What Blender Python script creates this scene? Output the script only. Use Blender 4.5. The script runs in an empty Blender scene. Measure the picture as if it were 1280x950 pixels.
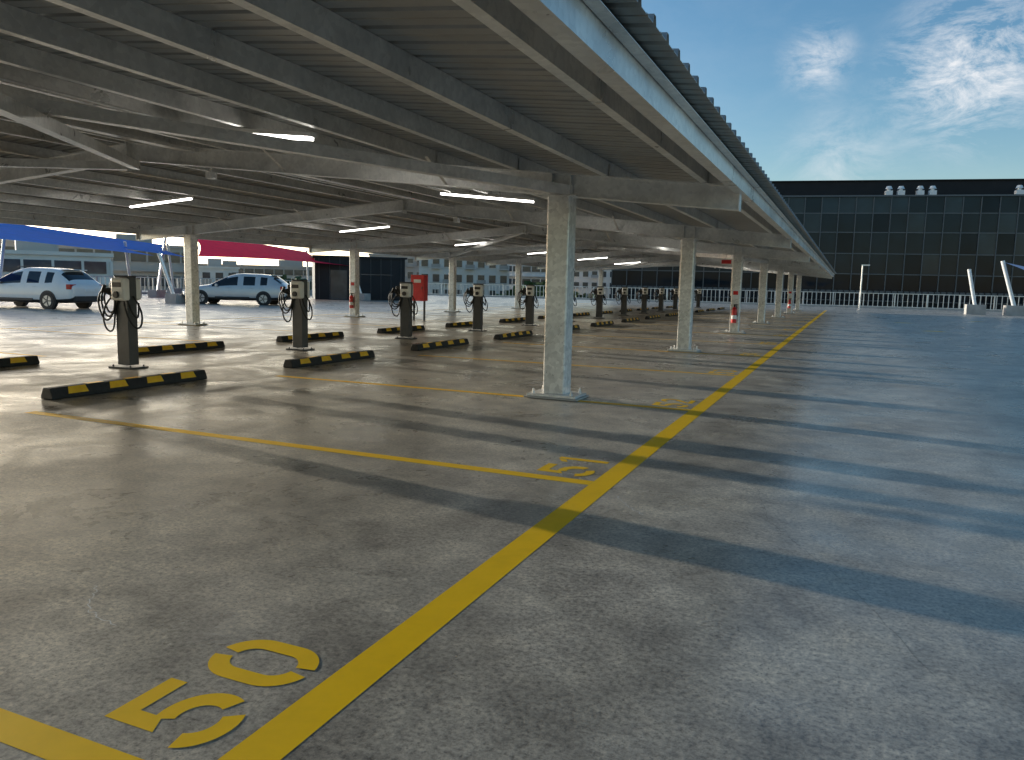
import bpy, bmesh, math, random
from mathutils import Vector, Matrix
random.seed(7)
S=bpy.context.scene
COL=S.collection

# ---------------------------------------------------------------- materials
def newmat(name):
    m=bpy.data.materials.new(name); m.use_nodes=True
    nt=m.node_tree; b=nt.nodes['Principled BSDF']
    return m,nt,b
def N(nt,t,**k):
    n=nt.nodes.new(t)
    for a,v in k.items(): setattr(n,a,v)
    return n
def ramp(nt,fac,stops):
    r=N(nt,'ShaderNodeValToRGB')
    el=r.color_ramp.elements
    while len(el)<len(stops): el.new(0.5)
    for e,(p,c) in zip(el,stops):
        e.position=p; e.color=(c[0],c[1],c[2],1) if hasattr(c,'__len__') else (c,c,c,1)
    nt.links.new(fac,r.inputs[0]); return r.outputs[0]
def noise(nt,vec,scale,detail=2,rough=.6,dist=0):
    n=N(nt,'ShaderNodeTexNoise'); n.inputs['Scale'].default_value=scale
    n.inputs['Detail'].default_value=detail; n.inputs['Roughness'].default_value=rough
    n.inputs['Distortion'].default_value=dist
    if vec is not None: nt.links.new(vec,n.inputs['Vector'])
    return n.outputs['Fac']
def mixc(nt,fac,a,b,mode='MIX'):
    m=N(nt,'ShaderNodeMix',data_type='RGBA',blend_type=mode)
    for sock,v in ((m.inputs[0],fac),(m.inputs[6],a),(m.inputs[7],b)):
        if isinstance(v,(int,float)): sock.default_value=v
        elif isinstance(v,(tuple,list)): sock.default_value=(v[0],v[1],v[2],1)
        else: nt.links.new(v,sock)
    return m.outputs[2]
def simple(name,col,rough=.5,metal=0,var=.12,scale=6,spec=.5,bump=0,coat=0,transl=0):
    m,nt,b=newmat(name)
    tc=N(nt,'ShaderNodeTexCoord').outputs['Object']
    f=noise(nt,tc,scale)
    lo=[c*(1-var) for c in col]; hi=[min(1,c*(1+var)) for c in col]
    cc=ramp(nt,f,[(.3,lo),(.7,hi)])
    nt.links.new(cc,b.inputs['Base Color'])
    b.inputs['Roughness'].default_value=rough
    b.inputs['Metallic'].default_value=metal
    b.inputs['Specular IOR Level'].default_value=spec
    b.inputs['Coat Weight'].default_value=coat
    if bump:
        bp=N(nt,'ShaderNodeBump'); bp.inputs['Strength'].default_value=bump; bp.inputs['Distance'].default_value=.01
        nt.links.new(noise(nt,tc,scale*8),bp.inputs['Height']); nt.links.new(bp.outputs[0],b.inputs['Normal'])
    if transl:
        t=N(nt,'ShaderNodeBsdfTranslucent'); nt.links.new(cc,t.inputs['Color'])
        mx=N(nt,'ShaderNodeMixShader'); mx.inputs[0].default_value=transl
        out=nt.nodes['Material Output']
        nt.links.new(b.outputs[0],mx.inputs[1]); nt.links.new(t.outputs[0],mx.inputs[2]); nt.links.new(mx.outputs[0],out.inputs[0])
    return m

def mk_concrete():
    m,nt,b=newmat('polished_concrete')
    tc=N(nt,'ShaderNodeTexCoord').outputs['Object']
    big=noise(nt,tc,.4,6,.7,.8)
    mid=noise(nt,tc,2.4,7,.78,.3)
    fine=noise(nt,tc,42,3,.8)
    c1=ramp(nt,big,[(.36,(.32,.28,.225)),(.5,(.435,.385,.31)),(.64,(.56,.50,.405))])
    c2=ramp(nt,mid,[(.32,(.55,.55,.56)),(.5,(.92,.92,.92)),(.68,(1.34,1.32,1.27))])
    c=mixc(nt,1,c1,c2,'MULTIPLY')
    c3=ramp(nt,fine,[(.3,(.42,.42,.43)),(.5,(1,1,1)),(.72,(1.52,1.5,1.45))])
    c=mixc(nt,.97,c,c3,'MULTIPLY')
    v=N(nt,'ShaderNodeTexVoronoi'); v.inputs['Scale'].default_value=48; nt.links.new(tc,v.inputs['Vector'])
    sp=ramp(nt,v.outputs['Distance'],[(.12,1),(.24,0)])
    mm=N(nt,'ShaderNodeMath',operation='MULTIPLY'); nt.links.new(sp,mm.inputs[0]); nt.links.new(ramp(nt,mid,[(.45,.15),(.6,.75)]),mm.inputs[1])
    c=mixc(nt,mm.outputs[0],c,(.13,.12,.10))
    nt.links.new(c,b.inputs['Base Color'])
    r1=noise(nt,tc,.9,5,.7,.5)
    r=ramp(nt,r1,[(.32,.16),(.5,.29),(.7,.50)])
    ad=N(nt,'ShaderNodeMath',operation='MULTIPLY_ADD'); nt.links.new(mid,ad.inputs[0]); ad.inputs[1].default_value=.16; nt.links.new(r,ad.inputs[2])
    ad2=N(nt,'ShaderNodeMath',operation='SUBTRACT'); nt.links.new(ad.outputs[0],ad2.inputs[0]); ad2.inputs[1].default_value=.04
    nt.links.new(ad2.outputs[0],b.inputs['Roughness'])
    b.inputs['Specular IOR Level'].default_value=.45
    bp=N(nt,'ShaderNodeBump'); bp.inputs['Strength'].default_value=.25; bp.inputs['Distance'].default_value=.003
    hh=N(nt,'ShaderNodeMath',operation='MULTIPLY_ADD'); nt.links.new(mid,hh.inputs[0]); hh.inputs[1].default_value=1.4; nt.links.new(fine,hh.inputs[2])
    nt.links.new(hh.outputs[0],bp.inputs['Height']); nt.links.new(bp.outputs[0],b.inputs['Normal'])
    return m
def mk_paint(name,col):
    m,nt,b=newmat(name)
    tc=N(nt,'ShaderNodeTexCoord').outputs['Object']
    f=noise(nt,tc,5,4,.7)
    c=ramp(nt,f,[(.3,[x*.92 for x in col]),(.6,col)])
    w=ramp(nt,noise(nt,tc,45,4,.75),[(.66,0),(.76,.45)])
    c=mixc(nt,w,c,(.5,.38,.18))
    nt.links.new(c,b.inputs['Base Color'])
    b.inputs['Roughness'].default_value=.45; b.inputs['Specular IOR Level'].default_value=.25
    bp=N(nt,'ShaderNodeBump'); bp.inputs['Strength'].default_value=.25; bp.inputs['Distance'].default_value=.003
    nt.links.new(w,bp.inputs['Height']); nt.links.new(bp.outputs[0],b.inputs['Normal'])
    return m
def mk_galv(name,base=.5,metal=.55,rough=.42,scale=22,spang=.10,wear=.82):
    m,nt,b=newmat(name)
    tc=N(nt,'ShaderNodeTexCoord').outputs['Object']
    v=N(nt,'ShaderNodeTexVoronoi'); v.inputs['Scale'].default_value=scale; nt.links.new(tc,v.inputs['Vector'])
    sep=N(nt,'ShaderNodeSeparateColor'); nt.links.new(v.outputs['Color'],sep.inputs[0])
    lo,hi=base*(1-spang),base*(1+spang)
    a=ramp(nt,sep.outputs[0],[(0,(lo,lo*.99,lo*.955)),(1,(hi,hi*.99,hi*.95))])
    nz=noise(nt,tc,1.6,4,.65,.5)
    d=ramp(nt,nz,[(.3,(wear,wear,wear)),(.6,(1,1,1)),(.8,(1.08,1.08,1.08))])
    nt.links.new(mixc(nt,1,a,d,'MULTIPLY'),b.inputs['Base Color'])
    rr=ramp(nt,nz,[(.3,rough-.07),(.7,rough+.07)])
    nt.links.new(rr,b.inputs['Roughness'])
    b.inputs['Metallic'].default_value=metal
    return m
def mk_emit(name,col,s):
    m,nt,b=newmat(name)
    b.inputs['Base Color'].default_value=(.9,.9,.9,1)
    b.inputs['Emission Color'].default_value=(*col,1); b.inputs['Emission Strength'].default_value=s
    return m
M={}
M['conc']=mk_concrete()
M['yellow']=mk_paint('yellow_road_paint',(1.0,.585,.004))
M['galv']=mk_galv('galvanised_steel',.84,.5,.33,24,.08,.74)
M['galvcol']=mk_galv('galvanised_column_steel',.80,.4,.32,22,.16,.74)
M['sheet']=mk_galv('roof_sheet_steel',.36,.5,.36,5,.05,.8)
M['lamp']=mk_emit('lit_tube',(1,.97,.9),9)
M['white']=simple('white_plastic',(.86,.86,.84),.35,0,.04)
M['dgrey']=simple('dark_grey_powdercoat',(.06,.062,.066),.4,0,.2)
M['black']=simple('black_rubber',(.022,.022,.022),.55,0,.3,20,.4,.2)
M['stopy']=simple('reflective_yellow',(1,.52,.02),.4,0,.12,15)
M['red']=simple('red_enamel',(.65,.02,.02),.3,0,.1)
M['redcloth']=simple('red_sail_fabric',(.9,.02,.09),.8,0,.1,2,transl=.5)
M['bluecloth']=simple('blue_sail_fabric',(.01,.22,.9),.8,0,.1,2,transl=.5)
M['palecloth']=simple('pale_blue_sail_fabric',(.25,.42,.75),.8,0,.1,2,transl=.4)
M['carwhite']=simple('white_car_paint',(.86,.84,.80),.25,0,.02,3,.5,0,.8)
M['carsilver']=simple('silver_car_paint',(.62,.61,.59),.28,.3,.03,3,.5,0,.8)
M['glass']=simple('car_glass',(.012,.014,.016),.06,0,.1,2,.6)
M['trim']=simple('dark_trim',(.03,.03,.032),.5)
M['alloy']=simple('alloy_wheel',(.5,.5,.5),.3,.8)
M['tail']=simple('tail_light',(.5,.01,.01),.15)
M['headl']=simple('head_light',(.7,.72,.75),.1,.3)
M['wallw']=simple('white_render_wall',(.80,.75,.68),.8,0,.08,.4)
M['wallg']=simple('grey_cladding',(.44,.40,.355),.7,0,.12,.4)
M['dark']=simple('dark_wall_cladding',(.018,.018,.020),.6,0,.15,.7,.3)
M['bglass']=simple('window_glass',(.05,.06,.07),.12,0,.3,1,.6)
M['concw']=simple('precast_concrete',(.43,.41,.38),.8,0,.15,2,.4,.3)
M['ground']=simple('city_ground',(.09,.09,.085),.9,0,.3,.02)
M['crack']=simple('crack_dark',(.12,.12,.115),.8)
M['chalk']=simple('chalk_mark',(.72,.72,.7),.8)
M['foliage']=simple('foliage',(.05,.09,.03),.8,0,.5,2)
M['g1']=simple('curtain_glass_a',(.011,.026,.038),.06,0,.25,.3,.2)
M['g2']=simple('curtain_glass_b',(.022,.044,.060),.09,0,.25,.3,.28)
M['g3']=simple('curtain_glass_c',(.008,.017,.026),.05,0,.25,.3,.16)
M['mull']=simple('mullion',(.12,.13,.14),.4,.2)

# ---------------------------------------------------------------- mesh helpers
class MB:
    def __init__(s): s.v=[];s.f=[];s.m=[];s.sm=[]
    def face(s,pts,mi=0):
        b=len(s.v); s.v+= [tuple(p) for p in pts]; s.f.append(tuple(range(b,b+len(pts)))); s.m.append(mi)
    def box(s,c,sz,mi=0,M3=None):
        b=len(s.v); hx,hy,hz=sz[0]/2,sz[1]/2,sz[2]/2
        for x,y,z in ((-1,-1,-1),(1,-1,-1),(1,1,-1),(-1,1,-1),(-1,-1,1),(1,-1,1),(1,1,1),(-1,1,1)):
            p=Vector((x*hx,y*hy,z*hz))
            if M3 is not None: p=M3@p
            s.v.append(tuple(p+Vector(c)))
        for f in ((0,3,2,1),(4,5,6,7),(0,1,5,4),(1,2,6,5),(2,3,7,6),(3,0,4,7)):
            s.f.append(tuple(b+i for i in f)); s.m.append(mi)
    def prism(s,prof,o,au,av,aw,mi=0):
        o=Vector(o);au=Vector(au);av=Vector(av);aw=Vector(aw); n=len(prof); b=len(s.v)
        for k in (0,1):
            for (u,v) in prof: s.v.append(tuple(o+au*u+av*v+aw*k))
        for i in range(n):
            j=(i+1)%n; s.f.append((b+i,b+j,b+n+j,b+n+i)); s.m.append(mi)
        s.f.append(tuple(b+i for i in reversed(range(n)))); s.m.append(mi)
        s.f.append(tuple(b+n+i for i in range(n))); s.m.append(mi)
    def cyl(s,p0,p1,r,mi=0,n=14,r1=None):
        p0=Vector(p0);p1=Vector(p1); d=(p1-p0); r1=r if r1 is None else r1
        z=d.normalized(); x=z.orthogonal().normalized(); y=z.cross(x); b=len(s.v)
        for k,(p,rr) in enumerate(((p0,r),(p1,r1))):
            for i in range(n):
                a=2*math.pi*i/n; s.v.append(tuple(p+x*math.cos(a)*rr+y*math.sin(a)*rr))
        for i in range(n):
            j=(i+1)%n; s.f.append((b+i,b+j,b+n+j,b+n+i)); s.m.append(mi)
        s.f.append(tuple(b+i for i in reversed(range(n)))); s.m.append(mi)
        s.f.append(tuple(b+n+i for i in range(n))); s.m.append(mi)
    def mesh(s,name,mats):
        me=bpy.data.meshes.new(name); me.from_pydata(s.v,[],s.f)
        for m in mats: me.materials.append(m)
        for p,i in zip(me.polygons,s.m): p.material_index=i
        bm=bmesh.new(); bm.from_mesh(me); bmesh.ops.recalc_face_normals(bm,faces=bm.faces); bm.to_mesh(me); bm.free()
        me.update(); return me
def obj(name,me,parent=None,loc=(0,0,0),rotz=0,bevel=0,smooth=False):
    o=bpy.data.objects.new(name,me); COL.objects.link(o); o.location=loc; o.rotation_euler=(0,0,rotz)
    if parent is not None: o.parent=parent
    if bevel:
        b=o.modifiers.new('bevel','BEVEL'); b.width=bevel; b.segments=2; b.limit_method='ANGLE'
    if smooth:
        for p in me.polygons: p.use_smooth=True
    return o
def empty(name,loc=(0,0,0),rotz=0):
    o=bpy.data.objects.new(name,None); COL.objects.link(o); o.location=loc; o.rotation_euler=(0,0,rotz); return o

# ---------------------------------------------------------------- ground + deck
g=MB(); g.face([(-3000,-3000,-12),(3000,-3000,-12),(3000,3000,-12),(-3000,3000,-12)]); obj('ground',g.mesh('ground',[M['ground']]))
d=MB(); d.box((0,27,-.4),(130,104,.8)); obj('rooftop_parking_deck',d.mesh('rooftop_parking_deck',[M['conc']]))

# ---------------------------------------------------------------- painted lines
ZP=.001
LX=-1.52; LW=.165
ln=MB()
ln.face([(LX-LW/2,-6,ZP),(LX+LW/2,-6,ZP),(LX+LW/2,62,ZP),(LX-LW/2,62,ZP)])
obj('yellow_bay_boundary_line',ln.mesh('boundary_line',[M['yellow']]))
lines=[1.45,5.19,8.93]+[8.93+4.05*k for k in range(1,13)]
st=MB()
for i,y in enumerate([-2.3]+lines):
    st.face([(-7.6,y-.06,ZP),(LX-LW/2-.002,y-.06,ZP),(LX-LW/2-.002,y+.06,ZP),(-7.6,y+.06,ZP)])
    if y>5:
        st.face([(-19.6,y-.06,ZP),(-12.6,y-.06,ZP),(-12.6,y+.06,ZP),(-19.6,y+.06,ZP)])
st.face([(-19.77,-6,ZP),(-19.602,-6,ZP),(-19.602,62,ZP),(-19.77,62,ZP)])
obj('yellow_stall_divider_lines',st.mesh('stall_lines',[M['yellow']]))
def arc(cx,cy,rx,ry,th,a0,a1,n=14,tx=None):
    o=[];i_=[]; tx=th if tx is None else tx
    for k in range(n+1):
        a=math.radians(a0+(a1-a0)*k/n)
        o.append((cx+rx*math.cos(a),cy+ry*math.sin(a))); i_.append((cx+(rx-tx)*math.cos(a),cy+(ry-th)*math.sin(a)))
    return [[o[k],o[k+1],i_[k+1],i_[k]] for k in range(n)]
def stad(w,h,th,side):
    r=w/2; out=[];inn=[]
    cx=w/2; 
    for k in range(11):
        a=math.radians(100+80*k/10); out.append((cx+r*math.cos(a),h-r+r*math.sin(a))); inn.append((cx+(r-th)*math.cos(a),h-r+(r-th)*math.sin(a)))
    for k in range(11):
        a=math.radians(180+80*k/10); out.append((cx+r*math.cos(a),r+r*math.sin(a))); inn.append((cx+(r-th)*math.cos(a),r+(r-th)*math.sin(a)))
    if side>0: out=[(w-x,y) for x,y in out]; inn=[(w-x,y) for x,y in inn]
    return [[out[k],out[k+1],inn[k+1],inn[k]] for k in range(len(out)-1)]
def digit(c):
    if c=='0': return stad(.30,.42,.075,-1)+stad(.30,.42,.075,1)
    if c=='5':
        return [[(.02,.42),(.02,.21),(.095,.25),(.095,.345)],[(.02,.42),(.095,.345),(.29,.345),(.29,.42)]]+arc(.135,.14,.16,.14,.068,112,-25,16,.078)+arc(.135,.14,.16,.14,.068,-58,-165,10,.078)
    if c=='1':
        return [[(.12,0),(.19,0),(.19,.41),(.12,.41)],[(.03,.30),(.105,.34),(.105,.40),(.03,.35)]]
    if c=='2':
        return arc(.14,.29,.14,.12,.06,165,-30,14,.065)+[[(.0,.0),(.28,0),(.28,.06),(.0,.06)],[(.0,.07),(.075,.07),(.255,.215),(.19,.245)]]
    if c=='3':
        return arc(.13,.30,.14,.11,.055,160,-70,14)+arc(.13,.12,.15,.12,.055,70,-160,14)
    if c=='4':
        return [[(.17,0),(.235,0),(.235,.41),(.17,.41)],[(0,.10),(.16,.10),(.16,.155),(0,.155)],[(0,.165),(.07,.165),(.16,.41),(.1,.41)]]
    if c=='6':
        return arc(.15,.135,.15,.135,.06,0,350,20)+arc(.19,.2,.19,.21,.06,100,170,10)
    if c=='7': return [[(0,.35),(.28,.35),(.28,.41),(0,.41)],[(.06,0),(.13,0),(.28,.34),(.21,.34)]]
    if c=='8': return arc(.15,.12,.15,.12,.055,0,355,20)+arc(.15,.31,.13,.1,.05,0,355,20)
    return arc(.15,.275,.15,.135,.06,0,350,20)+arc(.11,.2,.19,.2,.06,-80,-10,10)
for i,y in enumerate(lines[:12]):
    t=MB()
    for k,c in enumerate(str(50+i)):
        y0=y+.15+.37*k
        for qi,q in enumerate(digit(c)):
            t.face([(-1.675-gy,y0+gx,ZP+qi*.00003) for gx,gy in q])
    o=obj('painted_stall_number',t.mesh('stall_number',[M['yellow']]))
t=MB()
for (x,y,w,l) in ((3.0,33,.9,.5),(2.4,41,.9,.5),(6.2,47,.8,.5)):
    t.face([(x-w/2,y-l/2,ZP),(x+w/2,y-l/2,ZP),(x+w*.2,y+l/2,ZP),(x-w*.2,y+l/2,ZP)])
obj('yellow_direction_arrows',t.mesh('arrows',[M['yellow']]))
def ribbon(name,pts,w,mat,z=.0006,jit=.02,sub=14):
    m=MB(); P=[]
    for a,b in zip(pts[:-1],pts[1:]):
        for k in range(sub):
            f=k/sub; P.append((a[0]+(b[0]-a[0])*f+random.uniform(-jit,jit),a[1]+(b[1]-a[1])*f+random.uniform(-jit,jit)))
    P.append(pts[-1])
    for i in range(len(P)-1):
        a=Vector(P[i]);b=Vector(P[i+1]); n=(b-a).normalized(); n=Vector((-n.y,n.x))
        w0=w*(.4+.6*abs(math.sin(i*.9)));w1=w*(.4+.6*abs(math.sin((i+1)*.9)))
        m.face([(a.x-n.x*w0,a.y-n.y*w0,z),(a.x+n.x*w0,a.y+n.y*w0,z),(b.x+n.x*w1,b.y+n.y*w1,z),(b.x-n.x*w1,b.y-n.y*w1,z)])
    return obj(name,m.mesh(name,[mat]))
ribbon('floor_crack',[(-.5,5.6),(-.36,4.85),(.1,3.9),(.39,3.1)],.0009,M['crack'],jit=.008)
ribbon('floor_scratch',[(-3.05,2.35),(-2.85,2.15),(-2.62,2.1)],.0028,M['chalk'],jit=.012)
ribbon('floor_scratch',[(-1.35,4.95),(-1.2,4.72),(-1.08,4.6)],.003,M['chalk'],jit=.008)

# ---------------------------------------------------------------- canopy
XE,XR=-1.0,-10.55; XF=2*XR-XE; SL=.1; SF=.078; Z0=2.70
Y0,Y1=-8.0,61.5
ZR=Z0+SL*(XE-XR)
def zroof(x): return Z0+SL*(XE-x) if x>XR else ZR-SF*(XR-x)
can=empty('parking_canopy')
sh=MB()
y=Y0; p=.30
ribs=[]
while y<Y1:
    ribs+= [(y,0),(y+.10,0),(y+.105,.007),(y+.125,.007),(y+.13,0),(y+.23,0),(y+.245,.046),(y+.285,.046)]; y+=p
def addsheet(xa,xb):
    nx=1; b=len(sh.v); xs=[xa+(xb-xa)*i/nx for i in range(nx+1)]
    for (yy,dz) in ribs:
        for x in xs: sh.v.append((x,yy,zroof(x)+dz))
    for i in range(len(ribs)-1):
        for j in range(nx):
            q=b+i*(nx+1)+j; sh.f.append((q,q+1,q+nx+2,q+nx+1)); sh.m.append(0)
addsheet(XE+.02,XR+.001); addsheet(XF-.02,XR-.001)
so=obj('roof_sheeting',sh.mesh('roof_sheeting',[M['sheet']]),can)
md=so.modifiers.new('thick','SOLIDIFY'); md.thickness=.004
rc=MB(); zr=zroof(XR)+.055
rc.prism([(-.25,-.02),(0,.01),(.25,-.02),(.25,-.016),(0,.016),(-.25,-.016)],(XR,Y0,zr),(1,0,0),(0,0,1),(0,Y1-Y0,0)); obj('ridge_cap',rc.mesh('ridge_cap',[M['sheet']]),can)
def csec(d,w,t):
    return [(0,0),(w,0),(w,.02),(w-t,.02),(w-t,t),(t,t),(t,d-t),(w-t,d-t),(w-t,d-.02),(w,d-.02),(w,d),(0,d)]
pd=.165
pu=MB()
xs=[XE-.55-1.16*i for i in range(8)]
xs=[x for x in xs if x>XR+.3]+[XR+.18]
for x in xs:
    for X,sg in ((x,-1),(2*XR-x,1)):
        pu.prism(csec(pd,.075,.006),(X,Y0+.05,zroof(X)-pd-.006),(sg,0,0),(0,0,1),(0,Y1-Y0-.1,0))
obj('purlins',pu.mesh('purlins',[M['galv']]),can)
ev=MB()
for X,sg in ((XE-.14,-1),(XF+.14,1)):
    ev.prism([(0,0),(.11,0),(.11,.012),(.012,.012),(.012,.228),(.11,.228),(.11,.24),(0,.24)],(X,Y0+.02,zroof(X)-.255),(sg,0,0),(0,0,1),(0,Y1-Y0-.04,0))
    ev.prism([(0,0),(-.07,0),(-.07,.004),(-.004,.004),(-.004,.07),(0,.07)],(X-sg*.005,Y0+.02,zroof(X)-.10),(sg,0,0),(0,0,1),(0,Y1-Y0-.04,0))
obj('eave_channel',ev.mesh('eave_channel',[M['galv']]),can)
def isec(d,w,tf,tw):
    return [(-w/2,0),(w/2,0),(w/2,tf),(tw/2,tf),(tw/2,d-tf),(w/2,d-tf),(w/2,d),(-w/2,d),(-w/2,d-tf),(-tw/2,d-tf),(-tw/2,tf),(-w/2,tf)]
CY=[9.08+8.2*k for k in range(-1,7)]
CX=-3.3; CXF=2*XR-CX
rd=.27
rf=MB()
for y in CY:
    for s in (1,-1):
        xa=XE-.2 if s==1 else XF+.2
        za=zroof(xa)-pd-.012-rd; zb=zroof(XR)-pd-.012-rd
        rf.prism(isec(rd,.15,.013,.009),(xa,y,za),(0,1,0),(0,0,1),(XR-xa,0,zb-za))
        rf.box((xa+s*.006,y,za+rd/2),(.012,.17,rd+.01))
        cx=CX if s==1 else CXF
        for dx in (-.12,.12):
            rf.box((cx+dx,y,zroof(cx+dx)-pd-.012-rd/2),(.01,.145,rd-.03))
    rf.box((XR,y,zroof(XR)-pd-.012-rd/2-.02),(.03,.2,rd+.08))
obj('rafters',rf.mesh('rafters',[M['galv']]),can)
cl=MB()
for y in CY:
    for x in xs:
        for X in (x,2*XR-x):
            cl.box((X+(.012 if X>XR else -.012),y,zroof(X)-pd/2-.02),(.008,.12,pd-.03))
obj('purlin_cleats',cl.mesh('purlin_cleats',[M['galv']]),can)
br=MB()
def bar(a,b,w,h):
    a=Vector(a);b=Vector(b); d=b-a; z=Vector((0,0,1)); s=d.cross(z).normalized(); u=s.cross(d).normalized()
    br.prism([(-w/2,-h/2),(w/2,-h/2),(w/2,h/2),(-w/2,h/2)],a,s,u,d)
def zb(x): return zroof(x)-pd-.16
for (ya,yb) in ((CY[0],CY[1]),(CY[3],CY[4]),(CY[6],CY[7])):
    bar((CX+.1,yb,zb(CX)-.06),(XR+.1,ya,zb(XR)-.06),.12,.12)
    bar((XR+.1,yb,zb(XR)-.2),(CX,ya,zb(CX)-.2),.12,.12)
    bar((CXF-.1,yb,zb(CXF)-.06),(XR-.1,ya,zb(XR)-.06),.12,.12)
    bar((XR-.1,yb,zb(XR)-.2),(CXF,ya,zb(CXF)-.2),.12,.12)
for y in CY:
    for X in (CX-1.6,CX-4.2,CXF+1.6,CXF+4.2):
        for s in (-1,1):
            bar((X,y+s*.03,zroof(X)-pd-.012-rd+.03),(X,y+s*.55,zroof(X)-pd+.02),.04,.006)
obj('roof_bracing',br.mesh('roof_bracing',[M['galv']]),can)
cw=.28
for X in (CX,CXF):
    ctop=zroof(X)-pd-.012-rd
    cm=MB(); cm.box((0,0,.045+ctop/2-.02),(cw,cw,ctop-.05))
    colme=cm.mesh('column',[M['galvcol']])
    bp=MB()
    bp.box((0,0,.012),(.70,.50,.02),1)
    bp.box((0,0,.038),(.64,.44,.030),0)
    for sx in (-1,1):
        for sy in (-1,1):
            bp.cyl((sx*.25,sy*.17,.053),(sx*.25,sy*.17,.08),.022,0,6)
            bp.cyl((sx*.25,sy*.17,.078),(sx*.25,sy*.17,.115),.012,0,8)
    bp.box((0,0,ctop-.008),(.42,.32,.014),0)
    bpm=bp.mesh('base_plate',[M['galv'],M['concw']])
    for y in CY:
        o=obj('column',colme,can,(X,y,0),0,.018)
        obj('base_and_cap_plate',bpm,can,(X,y,.004),0,.003)
lt=MB()
def batten(x,y,ln=1.9):
    s=-SL if x>XR else SF
    z=zroof(x)-pd-.07
    R=Matrix.Rotation(-math.atan(s),3,'Y')
    lt.box((x,y,z+.03),(ln+.04,.10,.045),0,R)
    lt.box((x,y,z-.012),(ln,.06,.03),1,R)
for y in [-1.5,6.9]+[13.2+8.2*k for k in range(6)]: batten(-6.3,y)
for y in [5.2]+[13.4+8.2*k for k in range(6)]: batten(-14.7,y)
obj('tube_lights',lt.mesh('tube_lights',[M['white'],M['lamp']]),can)
cd=MB()
zc=zroof(-9.2)-pd-.05
cd.box((-9.2,(Y0+Y1)/2,zc-.02),(.16,Y1-Y0-1,.04))
cd.cyl((-7.0,Y0+.5,zroof(-7)-pd-.03),(-7.0,Y1-.5,zroof(-7)-pd-.03),.014,0,8)
cd.cyl((-12.4,Y0+.5,zroof(-12.4)-pd-.03),(-12.4,Y1-.5,zroof(-12.4)-pd-.03),.02,0,8)
for y in CY[1:]:
    cd.cyl((-9.2,y+.3,zc-.04),(-9.2,y+.3,zc-.3),.02,0,8)
    cd.box((-9.2,y+.3,zc-.33),(.12,.12,.1))
    cd.cyl((CX-.16,y-.05,1.2),(CX-.16,y-.05,zroof(CX)-pd-rd-.03),.012,0,8)
obj('conduit_and_cable_tray',cd.mesh('conduit',[M['galv']]),can)

# ---------------------------------------------------------------- chargers
def curve_data(name,pts_list,r,mat):
    cu=bpy.data.curves.new(name,'CURVE'); cu.dimensions='3D'; cu.bevel_depth=r; cu.bevel_resolution=2; cu.materials.append(mat)
    for pts in pts_list:
        s=cu.splines.new('NURBS'); s.points.add(len(pts)-1)
        for q,pp in zip(s.points,pts): q.co=(*pp,1)
        s.use_endpoint_u=True; s.order_u=4; s.resolution_u=5
    return cu
pm=MB(); pm.box((0,0,.70),(.26,.17,1.34),0); pm.box((0,0,1.375),(.28,.19,.02),0)
post=pm.mesh('post',[M['dgrey']])
pb=MB(); pb.box((0,0,.012),(.46,.34,.022),0)
for sx in(-1,1):
    for sy in (-1,1): pb.cyl((sx*.18,sy*.12,.02),(sx*.18,sy*.12,.05),.014,0,6)
pbase=pb.mesh('base',[M['dgrey']])
um=MB(); um.box((0,0,0),(.27,.13,.34),0)
unit=um.mesh('charging_unit',[M['white']])
u2=MB(); u2.box((.0,-.068,.07),(.18,.008,.07),0); u2.cyl((0,-.062,-.08),(0,-.10,-.08),.05,0,18)
upan=u2.mesh('unit_panel',[M['trim']])
hm=MB(); hm.box((0,0,.0),(.12,.14,.26),0); hm.cyl((-.02,-.05,-.05),(-.09,-.12,.02),.035,0,12); hm.box((-.1,-.13,.03),(.05,.05,.14),0,Matrix.Rotation(.5,3,'Y'))
hol=hm.mesh('cable_holster',[M['black']])
loops=[]
for k in range(3):
    r=.17+.025*k; cx=-.25-.01*k; cz=1.02-.03*k
    loops.append([(cx+r*.75*math.sin(a*math.pi/6),-.05-.03*k+.02*math.sin(a),cz+r*1.1*math.cos(a*math.pi/6)) for a in range(13)])
loops.append([(-.2,-.05,1.1),(-.36,-.08,.95),(-.38,-.1,.7),(-.25,-.1,.52),(-.12,-.1,.6),(-.14,-.09,.9),(-.05,-.1,1.05)])
loops.append([(.12,-.16,1.02),(.16,-.18,.85),(.25,-.14,.62),(.33,-.05,.6),(.30,.02,.85),(.2,.02,1.0),(.14,0,1.1)])
loops.append([(.15,-.14,1.08),(.22,-.16,.9),(.3,-.1,.72),(.24,0,.8),(.2,.04,1.0)])
cab=curve_data('charging_cable',loops,.014,M['black'])
for k in range(-1,13):
    y=8.5+4.08*k if k>=0 else 5.85  # unseen first charger, shifted off the row spacing to cast the foreground shadow band
    e=empty('ev_charger',(-10.1,y,0),random.uniform(-.04,.04))
    obj('post',post,e,(0,0,.02),0,.012); obj('base',pbase,e,bevel=.004)
    obj('charging_unit',unit,e,(.07,-.155,1.2),0,.035); obj('unit_panel',upan,e,(.07,-.155,1.2),0,.003)
    obj('cable_holster',hol,e,(-.2,-.01,1.17),0,.02); 
    obj('charging_unit_rear',unit,e,(-.05,.155,1.2),math.pi,.035)
    o=bpy.data.objects.new('charging_cable',cab); COL.objects.link(o); o.parent=e; o.rotation_euler=(0,0,random.uniform(-.12,.12))

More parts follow.
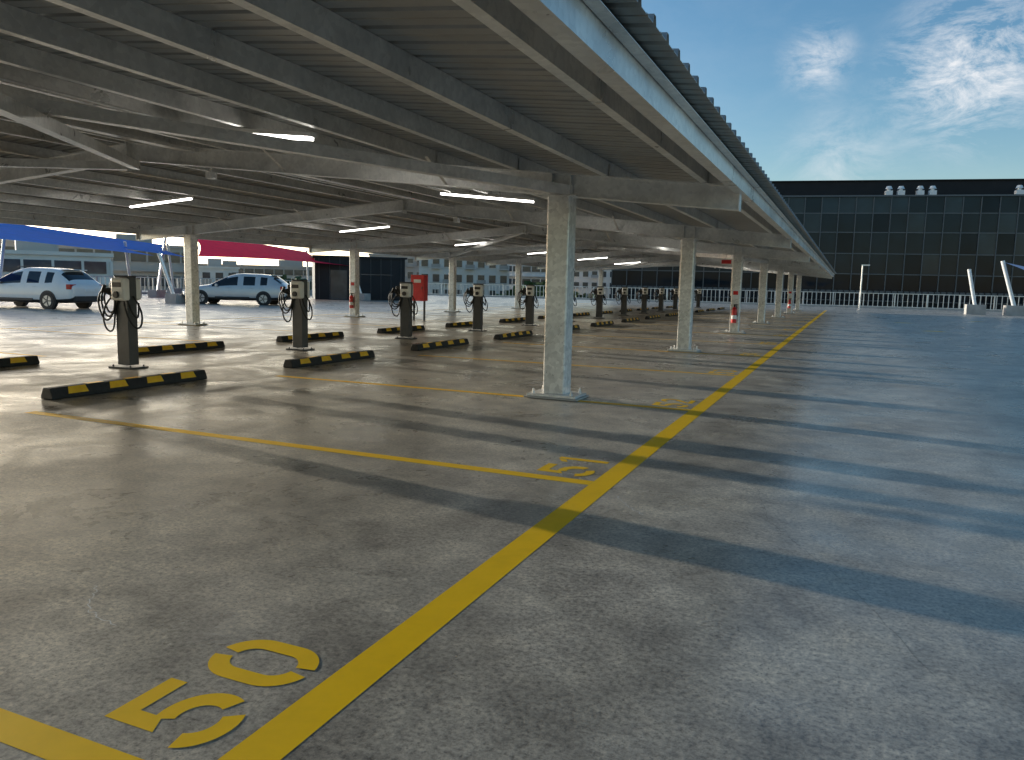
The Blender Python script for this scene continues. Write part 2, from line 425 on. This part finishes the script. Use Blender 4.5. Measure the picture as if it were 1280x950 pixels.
# ---------------------------------------------------------------- wheel stops
L=2.3
ws=MB()
prof=[(-.10,0),(.10,0),(.10,.04),(.06,.13),(-.06,.13),(-.10,.04)]
ws.prism(prof,(0,-L/2,0),(1,0,0),(0,0,1),(0,L,0),0)
wsm=ws.mesh('rubber_body',[M['black']])
wy=MB()
for sgn in (1,-1):
    for i in range(4):
        yc=-L/2+.33+i*(L-.66)/3
        e_=.003
        a=Vector((sgn*(.10-.004),0,.05)); b=Vector((sgn*(.0625),0,.127)); n=Vector((sgn*.9,0,.4)).normalized()*e_
        hw=.13
        pts=[a+n+Vector((0,yc-hw,0)),a+n+Vector((0,yc+hw,0)),b+n+Vector((0,yc+hw-.02,0)),b+n+Vector((0,yc-hw+.02,0))]
        wy.face(pts)
for i in range(3):
    yc=-L/2+.60+i*(L-1.2)/2
    wy.face([(-.048,yc-.11,.133),(.048,yc-.11,.133),(.048,yc+.11,.133),(-.048,yc+.11,.133)])
wym=wy.mesh('reflective_patches',[M['stopy']])
for k in range(-1,13):
    y=6.9+4.02*k
    for X in (-8.15,-11.65):
        if k<0 and X>-9: continue
        e=empty('wheel_stop',(X+random.uniform(-.05,.05),y+random.uniform(-.05,.05),.002),random.uniform(-.02,.02))
        obj('rubber_body',wsm,e,bevel=.012); obj('reflective_patches',wym,e)

# ---------------------------------------------------------------- fire equipment
def extinguisher(x,y,z=.35):
    e=empty('fire_extinguisher',(x,y,z))
    m=MB(); m.cyl((0,0,0),(0,0,.42),.08,0,20); m.cyl((0,0,.42),(0,0,.50),.08,0,20,.03); m.cyl((0,0,.50),(0,0,.56),.025,1,12)
    m.box((.03,0,.57),(.12,.03,.03),1); m.cyl((.05,0,.55),(.10,0,.2),.012,1,8); m.cyl((0,0,.12),(0,0,.24),.0812,2,20)
    m.box((0,.08,.25),(.06,.04,.3),1)
    obj('cylinder',m.mesh('cylinder',[M['red'],M['black'],M['white']]),e)
    s=MB(); s.box((0,.09,.9),(.2,.006,.28),0); s.box((0,.084,.94),(.15,.004,.12),1); obj('location_sign',s.mesh('sign',[M['white'],M['red']]),e)
extinguisher(CX,CY[3]-.24); extinguisher(CXF+.02,CY[3]-.24); extinguisher(CX,CY[6]-.24)
e=empty('exit_sign',(CX-.3,CY[3]-.4,2.25)); m=MB(); m.box((0,0,0),(.35,.05,.18),0); m.box((0,-.027,0),(.3,.004,.12),1); m.cyl((0,0,.09),(0,0,.3),.01,0,8); obj('sign_body',m.mesh('s',[M['white'],M['red']]),e)
e=empty('fire_hose_reel_cabinet',(-14.6,25,0)); m=MB(); m.box((0,0,1.2),(.56,.28,.95),0); m.box((0,-.145,1.2),(.46,.01,.8),0); m.box((.2,-.155,1.2),(.03,.02,.1),1)
m.box((-.22,0,.36),(.06,.06,.72),1); m.box((.22,0,.36),(.06,.06,.72),1); m.box((0,-.152,1.45),(.3,.006,.12),2); obj('cabinet',m.mesh('c',[M['red'],M['dgrey'],M['white']]),e,bevel=.01)

# ---------------------------------------------------------------- cars
def car(paint,loc,heading,sl=1.22):
    st=[ # x zb zbelt ztop w wtop
     (0.00,.42,.62,.66,.70,.55),(0.10,.27,.74,.80,.86,.70),(0.5,.22,.88,.95,.92,.78),(1.1,.22,.97,1.04,.93,.80),(1.25,.22,.99,1.08,.93,.80),
     (2.05,.22,1.0,1.60,.94,.66),(2.55,.22,1.0,1.67,.94,.68),(2.62,.22,1.0,1.675,.94,.68),(3.35,.22,1.02,1.66,.94,.67),(3.42,.22,1.02,1.655,.94,.67),
     (3.8,.24,1.06,1.61,.93,.65),(3.98,.24,1.07,1.58,.92,.64),(4.40,.28,1.07,1.16,.89,.70),(4.52,.3,.98,1.04,.87,.72),(4.6,.42,.86,.9,.80,.68)]
    e=empty('parked_suv_car',loc,heading)
    m=MB(); R=[]
    for (x,zb_,zl,zt,w,wt) in st:
        hr=[(0,zb_),(w*.85,zb_),(w,zb_+.14),(w,(zb_+zl)/2),(w*.97,zl),(wt+.02,max(zl+.02,zt-.07)),(wt*.82,zt),(0,zt+.01)]
        ring=[(x,a,b) for a,b in hr]+[(x,-a,b) for a,b in reversed(hr[1:-1])]
        R.append(ring)
    n=len(R[0]); 
    for r in R: m.v+=r
    for i in range(len(R)-1):
        for j in range(n):
            k=(j+1)%n; mi=0
            side=(j in (4,9)); top=j in (5,6,7,8)
            if side and i in (4,5,7,9): mi=1
            if top and i==4: mi=1
            if top and i==11: mi=1
            if j in (0,1,12,13): mi=2
            m.f.append((i*n+j,i*n+k,(i+1)*n+k,(i+1)*n+j)); m.m.append(mi)
    m.f.append(tuple(range(n))); m.m.append(0); m.f.append(tuple((len(R)-1)*n+j for j in range(n))); m.m.append(0)
    me=m.mesh('body',[paint,M['glass'],M['trim']])
    for v in me.vertices: v.co.x=(v.co.x-2.3)*sl
    o=obj('body',me,e,smooth=True); s=o.modifiers.new('ss','SUBSURF'); s.levels=2; s.render_levels=2
    w=MB(); 
    for x in (.88,3.62):
        X=(x-2.3)*sl
        for s_ in (-1,1):
            w.cyl((X,s_*.80,.36),(X,s_*.945,.36),.40,2,28)
            w.cyl((X,s_*.76,.34),(X,s_*.965,.34),.34,0,28)
            w.cyl((X,s_*.96,.34),(X,s_*.975,.34),.22,1,20)
            for q in range(5):
                a=q*2*math.pi/5; w.box((X+math.cos(a)*.12,s_*.978,.34+math.sin(a)*.12),(.2,.012,.04),2,Matrix.Rotation(-a,3,'Y'))
    obj('wheels',w.mesh('wheels',[M['black'],M['alloy'],M['trim']]),e)
    dt=MB()
    f=lambda x:(x-2.3)*sl
    for s_ in (-1,1):
        dt.box((f(4.44),s_*.74,.92),(.22,.30,.2),0)
        dt.box((f(.14),s_*.68,.70),(.2,.28,.12),1)
        dt.box((f(1.6),s_*1.0,1.03),(.12,.2,.14),2)
        dt.box((f(2.95),s_*.60,1.70),(1.9,.03,.03),3)
        dt.box((f(2.25),s_*.935,.38),(1.5*sl,.03,.1),3)
        dt.box((f(2.1),s_*.945,.9),(.16,.02,.025),2); dt.box((f(3.1),s_*.945,.9),(.16,.02,.025),2)
    dt.box((f(4.56),0,.45),(.12,1.5,.2),3); dt.box((f(4.6),0,.8),(.03,.5,.12),4); dt.box((f(.02),0,.5),(.1,1.3,.18),3)
    dt.box((f(4.0),0,1.60),(.3,1.05,.03),2)
    obj('lights_and_trim',dt.mesh('trim',[M['tail'],M['headl'],paint,M['trim'],M['white']]),e,bevel=.015)
    return e
car(M['carwhite'],(-31.3,21.9,0),.14)
car(M['carsilver'],(-30.6,33.0,0),.42)

# ---------------------------------------------------------------- shade sails
def sail(name,c,mat,sag=.5,posts=True):
    e=empty(name); m=MB(); n=14; c=[Vector(q) for q in c]
    for i in range(n+1):
        for j in range(n+1):
            u=i/n;v=j/n
            p=c[0]*(1-u)*(1-v)+c[1]*u*(1-v)+c[2]*u*v+c[3]*(1-u)*v
            ctr=(c[0]+c[1]+c[2]+c[3])/4
            k=max(4*u*(1-u)*(1-4*v*(1-v)),4*v*(1-v)*(1-4*u*(1-u)))*.16
            p=p.lerp(ctr,k); m.v.append(tuple(p))
    for i in range(n):
        for j in range(n):
            q=i*(n+1)+j; m.f.append((q,q+1,q+n+2,q+n+1)); m.m.append(0)
    me=m.mesh('fabric',[mat]); obj('fabric',me,e,smooth=True)
    if posts:
        ctr=(c[0]+c[1]+c[2]+c[3])/4; w=MB()
        for q in c:
            o=(q-ctr); o.z=0; o.normalize(); b=q+o*1.0; b.z=0
            w.cyl(b,q+o*.2+Vector((0,0,.15)),.09,0,12); w.box((b.x,b.y,.25),(.8,.8,.5),1)
        obj('masts',w.mesh('masts',[M['galv'],M['concw']]),e)
sail('blue_shade_sail',[(-33,16,3.0),(-34,30.5,2.5),(-44,37,3.5),(-44,18,4.8)],M['bluecloth'])
sail('blue_shade_sail',[(-45,30,3.6),(-40,38.5,2.7),(-50,46,3.9),(-54,32,5.2)],M['bluecloth'])
sail('red_shade_sail',[(-34,33.5,2.6),(-34,48,2.5),(-45,57,3.9),(-43,40,4.9)],M['redcloth'])
sail('blue_shade_sail',[(9.8,64,3.7),(13.2,58,2.3),(20,66,4.2),(13,71,2.5)],M['palecloth'],posts=False)
e=empty('leaning_sail_mast'); w=MB()
w.cyl((8.3,64,.5),(7.7,64,3.2),.12,0,12); w.box((8.3,64,.35),(1.2,1.2,.7),1); obj('mast',w.mesh('mast',[M['white'],M['concw']]),e)
e=empty('leaning_sail_mast'); w=MB()
w.cyl((10.7,64,.5),(9.7,64,3.8),.13,0,12); w.box((10.7,64,.35),(1.2,1.2,.7),1); obj('mast',w.mesh('mast',[M['white'],M['concw']]),e)
for (x,y,z) in ((13.2,58,2.3),(20,66,4.2),(13,71,2.5)):
    e=empty('leaning_sail_mast'); w=MB()
    w.cyl((x+.7,y,.5),(x,y,z+.1),.09,0,12); w.box((x+.7,y,.3),(1.1,1.1,.6),1); obj('mast',w.mesh('mast',[M['white'],M['concw']]),e)

# ---------------------------------------------------------------- perimeter fences
def fence(name,a,b,h=1.15,sp=.16):
    e=empty(name); m=MB(); a=Vector(a);b=Vector(b); d=(b-a); Ln=d.length; d.normalize(); ang=math.atan2(d.y,d.x); Rm=Matrix.Rotation(ang,3,'Z')
    k=0.0
    while k<Ln:
        m.box(a+d*k+Vector((0,0,h/2+.1)),(.06,.03,h-.1),0,Rm); k+=sp*2
    mid=(a+b)/2
    m.box(mid+Vector((0,0,h+.08)),(Ln,.06,.06),0,Rm); m.box(mid+Vector((0,0,.16)),(Ln,.05,.05),0,Rm)
    k=0
    while k<Ln: m.box(a+d*k+Vector((0,0,h/2)),(.09,.09,h+.1),0,Rm); k+=2.56
    obj('pickets',m.mesh('pickets',[M['galvcol']]),e)
    m=MB(); m.box(mid+Vector((0,0,.06)),(Ln,.22,.14),0,Rm); obj('kerb',m.mesh('kerb',[M['concw']]),e)
fence('perimeter_fence',(-50,77.5,0),(62,77.5,0),1.25,.2)
fence('perimeter_fence',(-52,8,0),(-52,77,0),1.25,.2)
e=empty('lift_lobby_building',(-35,50.5,0),math.radians(40)); m=MB()
m.box((0,0,1.55),(6.6,5,3.1),0); m.box((0,0,3.15),(6.9,5.3,.14),0); m.box((-1.6,-2.52,1.1),(1.2,.05,2.15),1); m.box((1.2,-2.51,1.9),(2.4,.03,.06),1)
for i in range(9): m.box((-3.0+i*.75,-2.512,1.55),(.03,.03,3.05),2)
obj('walls',m.mesh('w',[M['dark'],M['bglass'],M['dgrey']]),e)
e=empty('street_lamp',(.9,76,0)); m=MB(); m.cyl((0,0,0),(0,0,3.8),.07,0,12,.05); m.box((.25,0,3.8),(.7,.2,.08),0); m.box((.3,0,3.75),(.5,.16,.03),1); obj('pole',m.mesh('p',[M['galv'],M['white']]),e)

# ---------------------------------------------------------------- glass building
e=empty('glass_office_building',(-34,117,-12),math.radians(9.8))
GL=125; GH=27.0
m=MB(); m.box((GL/2,20,GH/2),(GL,39.6,GH-.1),0); obj('core',m.mesh('core',[M['dark']]),e)
m=MB()
m.box((GL/2+1,22,GH+1.3),(GL-2,36,2.6),0); m.box((GL/2+1,22,GH+2.66),(GL-1.4,36.6,.12),0)
obj('roof_plant_screen',m.mesh('screen',[M['dark']]),e)
m=MB(); pwid=2.3; rows=[(12.2,16.0),(16.0,18.9),(18.9,21.9),(21.9,24.6),(24.6,26.9)]
nb=int(GL/pwid)
for i in range(nb):
    for r,(a,b) in enumerate(rows):
        mi=random.choices([0,1,2],[9,2,2])[0] if r<4 else random.choices([0,1,2],[3,6,1])[0]
        if r==0: mi=2
        tx=random.uniform(-.008,.008); tz=random.uniform(-.008,.008)
        x0=i*pwid+.04;x1=(i+1)*pwid-.04
        m.face([(x0,-.02+tx,a+.04),(x1,-.02-tx,a+.04),(x1,-.02-tx+tz,b-.04),(x0,-.02+tx+tz,b-.04)],mi)
obj('curtain_wall_panels',m.mesh('panels',[M['g1'],M['g2'],M['g3']]),e)
m=MB()
for i in range(nb+1): m.box((i*pwid,-.08,19.5),(.12,.20,15),0)
for a,b in rows: m.box((GL/2,-.05,a),(GL,.10,.14),0)
m.box((GL/2,-.1,27.0),(GL+.2,.5,.22),0)
m.box((GL/2,-.12,13.5),(GL,.22,.3),0)
obj('mullions',m.mesh('mull',[M['mull']]),e)
m=MB()
for x in (40.5,43.0,44.6,55.5,56.6,38.9):
    m.box((x,1.2,27.5),(.9,1.0,.7),0); m.cyl((x,1.2,27.85),(x,1.2,28.1),.25,0,12); m.cyl((x,1.2,28.1),(x,1.2,28.5),.5,0,14,.3)
obj('roof_exhaust_vents',m.mesh('vents',[M['white']]),e)
m=MB()
for i in range(int(GL/.8)): m.box((i*.8,-.3,12.0+.2),(.1,.1,3.2),0)
obj('podium_louvres',m.mesh('lv',[M['dark']]),e)

# ---------------------------------------------------------------- distant city buildings
def bld(name,x,y,rot,w,dp,h,fl,bays,wall,glassm,style=0):
    e=empty(name,(x,y,-12),rot); m=MB(); m.box((0,dp/2,h/2),(w,dp,h),0); m.box((0,dp/2,h+.2),(w+.5,dp+.5,.4),0)
    fh=h/fl; bw=w/bays
    for f in range(fl):
        if style==1:
            m.box((0,-.06,f*fh+fh*.62),(w-1,.14,fh*.42),1); m.box((0,-.35,f*fh+.15),(w+.4,.9,.22),0)
            for b in range(bays+1): m.box((-w/2+b*bw,-.15,f*fh+fh*.6),(.25,.24,fh*.5),0)
        else:
            for b in range(bays):
                xx=-w/2+(b+.5)*bw
                m.box((xx,-.03,f*fh+fh*.55),(bw*.58,.10,fh*.5),1)
                m.box((xx,-.1,f*fh+fh*.27),(bw*.66,.24,.12),0)
                if (b+f)%3==0: m.box((xx,-.6,f*fh+fh*.2),(bw*.8,1.2,.15),0); m.box((xx,-1.18,f*fh+fh*.35),(bw*.8,.05,fh*.25),2)
    m.box((w*.2,dp/2,h+1.1),(w*.18,dp*.3,1.8),2)
    m.box((-w*.25,dp*.4,h+.8),(w*.1,dp*.2,1.2),0)
    obj('facade',m.mesh('f',[wall,glassm,M['wallg']]),e)
def place(px,t):
    a=math.atan((px-640)/965.0)-math.radians(23.34); return (t*math.sin(a),t*math.cos(a),-a)
for (nm,px,t,w,dp,z,fl,bays,wl,stl) in (
    ('grey_office_building',120,125,27,15,5.6,5,12,M['wallg'],1),
    ('white_low_building',-10,95,22,12,3.4,5,8,M['wallw'],1),
    ('white_apartment_building',578,165,19,14,7.0,6,8,M['wallw'],0),
    ('white_apartment_building',655,190,16,14,6.4,6,7,M['wallw'],1),
    ('grey_apartment_building',500,200,16,14,8.0,6,7,M['wallg'],0),
    ('white_apartment_building',745,210,24,14,6.0,6,10,M['wallw'],0),
    ('grey_office_building',330,210,34,14,4.5,5,14,M['wallg'],1),
    ('grey_apartment_building',830,190,20,14,5.0,5,9,M['wallg'],1),
    ('white_apartment_building',250,160,14,14,3.2,4,6,M['wallw'],0)):
    x,y,r=place(px,t); bld(nm,x,y,r,w,dp,z+12,fl,bays,wl,M['bglass'],stl)
m=MB(); 
for i in range(2600):
    px=random.uniform(-100,900); x,y,r=place(px,random.uniform(128,150)); 
    hgt=10.5+2.5*math.sin(px*.03)*math.sin(px*.011+1)+random.uniform(-3.5,1.2)
    s=random.uniform(.5,1.1); c=Vector((x,y,-12+hgt)); a=Vector((random.uniform(-1,1),random.uniform(-1,1),random.uniform(-1,1))).normalized(); b=a.orthogonal().normalized(); d_=a.cross(b)
    m.face([c+b*s,c+d_*s,c-b*s,c-d_*s])
obj('distant_tree_line',m.mesh('trees',[M['foliage']]))

# ---------------------------------------------------------------- light, sky
elev=math.radians(7.0); az=math.atan2(-.983,.182)
sd=Vector((math.sin(az)*math.cos(elev),math.cos(az)*math.cos(elev),math.sin(elev)))
sl=bpy.data.lights.new('sun','SUN'); sl.energy=5; sl.angle=math.radians(.4); sl.color=(1,.96,.86)
so=bpy.data.objects.new('sun',sl); COL.objects.link(so); so.rotation_euler=(-sd).to_track_quat('-Z','Y').to_euler(); so.location=(0,0,30)
w=bpy.data.worlds.new('World'); S.world=w; w.use_nodes=True; nt=w.node_tree
bg=nt.nodes['Background']
sky=N(nt,'ShaderNodeTexSky'); sky.sky_type='NISHITA'; sky.sun_disc=False; sky.sun_elevation=math.radians(12); sky.sun_rotation=az
sky.air_density=1.0; sky.dust_density=.5; sky.ozone_density=2.6
tc=N(nt,'ShaderNodeTexCoord').outputs['Generated']
def dirmask(d,r0,r1):
    v=N(nt,'ShaderNodeVectorMath',operation='DISTANCE'); nt.links.new(tc,v.inputs[0]); v.inputs[1].default_value=Vector(d).normalized()
    mr=N(nt,'ShaderNodeMapRange',interpolation_type='SMOOTHSTEP'); nt.links.new(v.outputs['Value'],mr.inputs[0])
    mr.inputs[1].default_value=r0; mr.inputs[2].default_value=r1; mr.inputs[3].default_value=1; mr.inputs[4].default_value=0
    return mr.outputs[0]
mp=N(nt,'ShaderNodeMapping'); nt.links.new(tc,mp.inputs[0]); mp.inputs['Scale'].default_value=(1,1,2.0); mp.inputs['Rotation'].default_value=(0,.5,0)
n1=noise(nt,mp.outputs[0],12,9,.72,.5)
cl1=ramp(nt,n1,[(.40,0),(.66,1)])
def mth(op,a,b):
    q=N(nt,'ShaderNodeMath',operation=op)
    for s_,v in ((q.inputs[0],a),(q.inputs[1],b)):
        if isinstance(v,(int,float)): s_.default_value=v
        else: nt.links.new(v,s_)
    return q.outputs[0]
mk=mth('ADD',dirmask((.10,.969,.238),.02,.11),mth('MULTIPLY',dirmask((-.05,.96,.255),.0,.055),.7))
mk=mth('ADD',mk,mth('MULTIPLY',dirmask((-.02,.99,.15),.0,.09),.35))
mk=mth('ADD',mk,.03)
cf=mth('MINIMUM',mth('MULTIPLY',cl1,mk),.95)
hs=N(nt,'ShaderNodeHueSaturation'); hs.inputs['Saturation'].default_value=1.22; hs.inputs['Value'].default_value=1.28
nt.links.new(sky.outputs[0],hs.inputs['Color'])
wb=mixc(nt,1,hs.outputs[0],(1.12,.98,.88),'MULTIPLY')
c=mixc(nt,cf,wb,(6.4,6.4,6.5))
sep=N(nt,'ShaderNodeSeparateXYZ'); nt.links.new(tc,sep.inputs[0])
low=N(nt,'ShaderNodeMapRange',interpolation_type='SMOOTHSTEP'); nt.links.new(sep.outputs[2],low.inputs[0])
low.inputs[1].default_value=0.0; low.inputs[2].default_value=.38; low.inputs[3].default_value=1; low.inputs[4].default_value=0
halo=mth('MULTIPLY',dirmask((sd.x,sd.y,.05),.05,1.2),low.outputs[0])
ha=N(nt,'ShaderNodeMix',data_type='RGBA',blend_type='ADD'); nt.links.new(halo,ha.inputs[0]); nt.links.new(c,ha.inputs[6]); ha.inputs[7].default_value=(50,41,30,1)
nt.links.new(ha.outputs[2],bg.inputs[0]); bg.inputs[1].default_value=.15

# ---------------------------------------------------------------- camera
cam=bpy.data.cameras.new('camera'); cam.lens=36*965/1280; cam.sensor_width=36; cam.clip_start=.05; cam.clip_end=6000
co=bpy.data.objects.new('camera',cam); COL.objects.link(co)
th=math.radians(23.34); ph=math.radians(7.05); ro=.022
F=Vector((-math.sin(th)*math.cos(ph),math.cos(th)*math.cos(ph),-math.sin(ph)))
R0=Vector((math.cos(th),math.sin(th),0)); U0=R0.cross(F)
R=(R0*math.cos(ro)+U0*math.sin(ro)); U=(-R0*math.sin(ro)+U0*math.cos(ro))
mat=Matrix((( R.x,U.x,-F.x,0),(R.y,U.y,-F.y,0),(R.z,U.z,-F.z,1.4),(0,0,0,1)))
co.matrix_world=mat
S.camera=co
S.view_settings.view_transform='Standard'; S.view_settings.look='None'; S.view_settings.exposure=0
